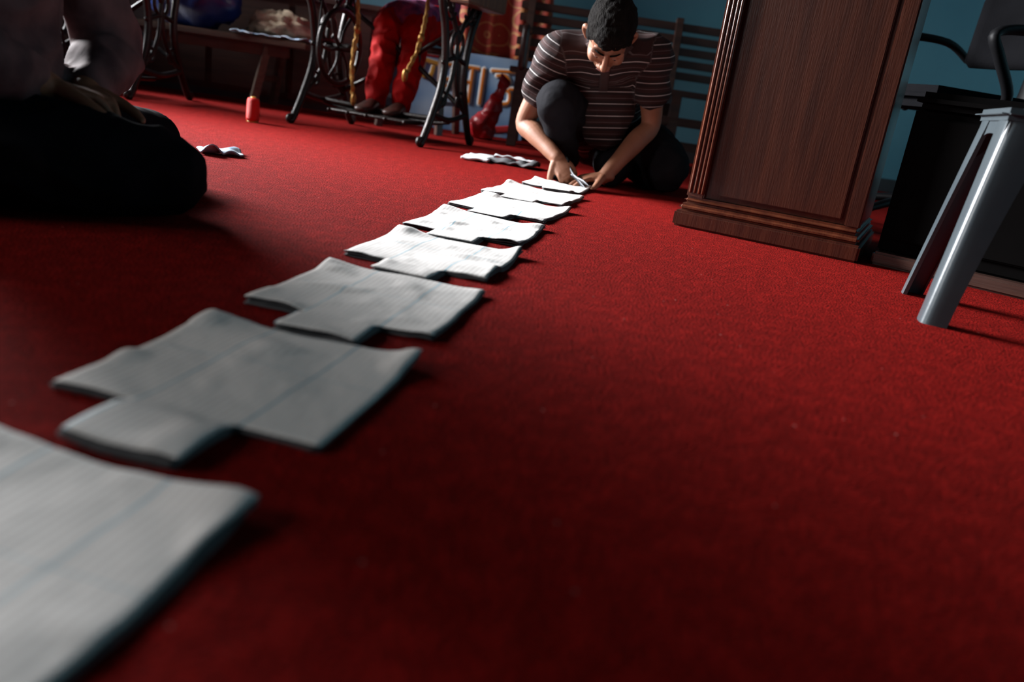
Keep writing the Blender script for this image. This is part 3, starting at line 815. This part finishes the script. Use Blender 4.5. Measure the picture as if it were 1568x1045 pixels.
    o.append(remesh(bm, 'trousers', M_trous, .006, 5, wr=.008, wf=14, seed=5, floor=.004))
    for nm, pts in (('r', [(.10, 3.13, .045), (.095, 3.06, .04), (.085, 2.98, .026), (.080, 2.93, .020)]), ('l', [(.40, 3.34, .045), (.39, 3.40, .05), (.385, 3.46, .035), (.38, 3.50, .03)])):
        bm = bmesh.new(); tube(bm, pts, [(.034, .036), (.036, .034), (.042, .024), (.038, .016)], side=(1, 0, 0), seg=16)
        for k in range(5):
            b = V(pts[-1]); f = (V(pts[-1])-V(pts[-2])).normalized()
            tube(bm, [b+V((-.028+.014*k, 0, 0)), b+V((-.030+.015*k, 0, 0))+f*(.030-.003*k)], [.009, .008], seg=8)
        o.append(remesh(bm, 'sock_foot_'+nm, M_trous, .004, 2, floor=.002))
    o += make_head('', (.172, 2.835, .512), (-.02, -.46, -.88), (.02, -.88, .46), neck_to=V((.176, 2.955, .485)))
    return group('man_in_striped_shirt', o, (.2, 3.1, 0), world=True)
man()

def scissors():
    o = []
    p = V((.130, 2.835, .040)); d = V((.50, -.66, -.26)).normalized(); s = V((.25, -.15, 1)).normalized(); s = (s-d*s.dot(d)).normalized()
    for k in (-1, 1):
        bm = bmesh.new()
        tip = p+d*.09+s*k*.008; ty = p-d*.055+s*k*.02
        tube(bm, [ty, p, p+d*.05+s*k*.006, tip], [(.005, .003), (.007, .003), (.006, .002), (.001, .001)], side=s, seg=10)
        o.append(finish(bm, 'blade_%d' % (1 if k < 0 else 2), M_steel))
        bm = bmesh.new(); c = p-d*.074+s*k*.018
        ring = [c+d*.020*math.cos(a*math.pi/6)+s*.013*math.sin(a*math.pi/6)+V((0, 0, .002)) for a in range(13)]
        tube(bm, ring, [.0048]*13, seg=8, sub=3)
        o.append(finish(bm, 'handle_%d' % (1 if k < 0 else 2), M_black))
    return group('fabric_scissors', o, tuple(p), world=True)
scissors()

# ------------------------------------------------------------------ PERSON SITTING AT LEFT
def sitter():
    o = []
    tor = [(-.97, 1.40, .12), (-.975, 1.40, .26), (-.965, 1.40, .40), (-.95, 1.40, .52), (-.94, 1.40, .585)]
    sn = V((-.94, 1.225, .52)); en = V((-.91, 1.17, .27)); wn = V((-.835, 1.37, .205))
    sf = V((-.935, 1.575, .52)); ef = V((-.885, 1.66, .27)); wf = V((-.845, 1.50, .195))
    bm = bmesh.new()
    tube(bm, tor, [(.175, .125), (.160, .115), (.165, .105), (.155, .095), (.07, .06)], side=(0, 1, 0), seg=28, sub=5)
    for s, e, w in ((sn, en, wn), (sf, ef, wf)):
        m_ = V((-.945, 1.40, .52))
        tube(bm, [m_, m_.lerp(s, .7), s, s.lerp(e, .5), e, e.lerp(w, .5), e.lerp(w, .8)], [.07, .065, .062, .062, .066, .055, .042], seg=20, sub=5)
    o.append(remesh(bm, 'printed_blouse', M_pink, .007, 5, wr=.012, wf=12, seed=1))
    for nm, e, w, d in (('r', en, wn, (.65, .55, -.15)), ('l', ef, wf, (.6, -.65, -.15))):
        bm = bmesh.new(); tube(bm, [e, e.lerp(w, .5), w], [.036, .032, .025], seg=16)
        hand(bm, w, d, (.1, 0, -1), thumb=1 if nm == 'l' else -1, curls=(40, 42, 45, 48), tcurl=35, sc=.93)
        o.append(remesh(bm, 'arm_and_hand_'+nm, M_skin, .004, 3))
    bm = bmesh.new()
    tube(bm, [(-.97, 1.26, .115), (-.97, 1.40, .12), (-.97, 1.54, .115)], [.11, .118, .11], seg=20)
    tube(bm, [(-.96, 1.29, .11), (-.80, 1.33, .095), (-.665, 1.42, .082)], [.10, .092, .078], seg=20, sub=5)
    tube(bm, [(-.665, 1.43, .078), (-.76, 1.52, .060), (-.90, 1.62, .048)], [.076, .058, .045], seg=18, sub=5)
    tube(bm, [(-.96, 1.52, .11), (-.90, 1.66, .095), (-.86, 1.76, .080)], [.10, .088, .075], seg=20, sub=5)
    tube(bm, [(-.86, 1.76, .075), (-.81, 1.65, .056), (-.78, 1.50, .046)], [.073, .056, .043], seg=18, sub=5)
    o.append(remesh(bm, 'black_trousers', M_blackc, .007, 5, wr=.010, wf=12, seed=3, floor=.003))
    for nm, pts in (('r', [(-.90, 1.63, .045), (-.95, 1.68, .035), (-1.0, 1.72, .022)]), ('l', [(-.775, 1.47, .045), (-.77, 1.40, .035), (-.77, 1.35, .022)])):
        bm = bmesh.new(); tube(bm, pts, [(.03, .032), (.04, .026), (.036, .016)], side=(0, 0, 1), seg=14); o.append(remesh(bm, 'foot_'+nm, M_skin, .004, 2, floor=.003))
    o += make_head('', (-.89, 1.40, .74), (.86, 0, -.5), (.5, 0, .86), long_hair=True, neck_to=V((-.94, 1.40, .57)))
    return group('seated_woman_sewing', o, (-.9, 1.4, 0), world=True)
sitter()

# ------------------------------------------------------------------ SEAMSTRESS
def seamstress():
    o = []
    bm = bmesh.new()
    tor = [(-.66, 4.46, .54), (-.655, 4.44, .68), (-.66, 4.40, .82), (-.67, 4.36, .95), (-.675, 4.34, 1.01)]
    tube(bm, tor, [(.16, .10), (.14, .105), (.155, .11), (.145, .09), (.065, .055)], side=(1, -.2, 0), seg=26, sub=5)
    arms = ((V((-.83, 4.38, .95)), V((-.88, 4.24, .76)), V((-.82, 4.03, .79))), (V((-.515, 4.34, .95)), V((-.46, 4.20, .76)), V((-.56, 3.99, .79))))
    for s, e, w in arms:
        m_ = V((-.67, 4.36, .93)); tube(bm, [m_, s, s.lerp(e, .6), e, e.lerp(w, .6)], [.07, .062, .052, .046, .038], seg=18)
    tube(bm, [(-.66, 4.46, .545), (-.71, 4.28, .56), (-.74, 4.15, .555)], [(.165, .09), (.15, .08), (.13, .07)], side=(1, -.2, 0), seg=22)
    o.append(remesh(bm, 'floral_kurta', M_purple, .008, 4, wr=.008, wf=12))
    for nm, (s, e, w) in zip(('r', 'l'), arms):
        bm = bmesh.new(); tube(bm, [e, e.lerp(w, .5), w], [.034, .030, .023], seg=14)
        hand(bm, w, (.1 if nm == 'r' else -.1, -1, -.1), (0, 0, -1), thumb=1 if nm == 'r' else -1, curls=(12, 14, 16, 18), sc=.92)
        o.append(remesh(bm, 'arm_and_hand_'+nm, M_skin, .005, 2))
    bm = bmesh.new()
    for kx, ax in ((-.815, -.815), (-.675, -.685)):
        tube(bm, [(-.66+(.08 if kx > -.7 else -.08), 4.42, .535), (kx+.02, 4.24, .54), (kx, 4.10, .50)], [.095, .08, .068], seg=18)
        tube(bm, [(kx, 4.10, .50), (kx, 4.05, .36), (ax, 3.98, .22), (ax, 3.95, .145)], [.068, .062, .058, .048], seg=18, sub=5)
    o.append(remesh(bm, 'red_trousers', M_redcl, .006, 4, wr=.012, wf=16, seed=4))
    for nm, ax in (('r', -.815), ('l', -.685)):
        bm = bmesh.new(); tube(bm, [(ax, 3.97, .135), (ax-.01, 3.90, .125), (ax-.02, 3.80, .112), (ax-.025, 3.75, .108)], [(.034, .030), (.036, .028), (.042, .018), (.03, .014)], side=(1, 0, 0), seg=16)
        o.append(remesh(bm, 'shoe_'+nm, M_shoe, .004, 2))
    for k, pts in enumerate(([(-.92, 3.90, .708), (-.92, 3.89, .60), (-.91, 3.88, .45), (-.92, 3.87, .32), (-.91, 3.86, .20), (-.90, 3.86, .14)], [(-.60, 3.87, .708), (-.60, 3.86, .58), (-.61, 3.85, .45), (-.63, 3.82, .36), (-.66, 3.80, .28)])):
        bm = bmesh.new()
        tube(bm, pts, [(.010, .006)]*len(pts), seg=8, sub=10)
        for v in bm.verts: v.co += V((noise.noise(v.co*60), noise.noise(v.co*60+V((3, 0, 0))), 0))*.008
        ell(bm, pts[-1], (.014, .014, .03)); ell(bm, pts[2], (.016, .014, .022))
        o.append(finish(bm, 'gold_tassel_%d' % (k+1), M_gold))
    o += make_head('', (-.69, 4.28, 1.15), (-.1, -.8, -.55), (0, -.55, .8), long_hair=True, neck_to=V((-.675, 4.345, 1.0)))
    return group('seamstress_in_red_trousers', o, (-.65, 4.3, 0), world=True)
seamstress()

# ------------------------------------------------------------------ LIGHT (daylight through the main window, plus an added near fill)
def area(name, loc, target, sx, sy, p, col, spread=180):
    l = bpy.data.lights.new(name, 'AREA'); l.shape = 'RECTANGLE'; l.size = sx; l.size_y = sy; l.energy = p; l.color = col; l.spread = math.radians(spread)
    ob = bpy.data.objects.new(name, l); S.collection.objects.link(ob); ob.location = loc
    ob.rotation_euler = (V(target)-V(loc)).to_track_quat('-Z', 'Y').to_euler(); return ob
area('window_daylight', (XL-.35, 3.95, 1.55), (.0, 2.65, .1), 2.0, 1.3, 240, (.97, .98, 1.0), 68)
area('added_near_fill', (XL-.25, -.1, 1.5), (-.3, .6, .0), 1.3, 1.1, 13, (1.0, .97, .93), 90)  # added soft fill for the nearest cloth pieces, no known window there
w = bpy.data.worlds.new('sky'); S.world = w; w.use_nodes = True
bg = w.node_tree.nodes['Background']; bg.inputs[0].default_value = (.5, .65, .9, 1); bg.inputs[1].default_value = .8

# ------------------------------------------------------------------ CAMERA
th = math.atan(393/1220); r = math.radians(8.4)
X = V((1, 0, 0)); U = V((0, math.sin(th), math.cos(th))); F = V((0, math.cos(th), -math.sin(th)))
xc = X*math.cos(r)+U*math.sin(r); yc = -X*math.sin(r)+U*math.cos(r)
cam = bpy.data.cameras.new('camera'); co = bpy.data.objects.new('camera', cam); S.collection.objects.link(co)
Mx = Matrix((xc, yc, -F)).transposed().to_4x4(); Mx.translation = (0, 0, .32)
co.matrix_world = Mx
cam.lens = 28.0; cam.sensor_width = 36; cam.clip_start = .02
cam.dof.use_dof = True; cam.dof.focus_distance = 2.0; cam.dof.aperture_fstop = 2.4
S.camera = co
S.view_settings.view_transform = 'Standard'
S.view_settings.look = 'None'
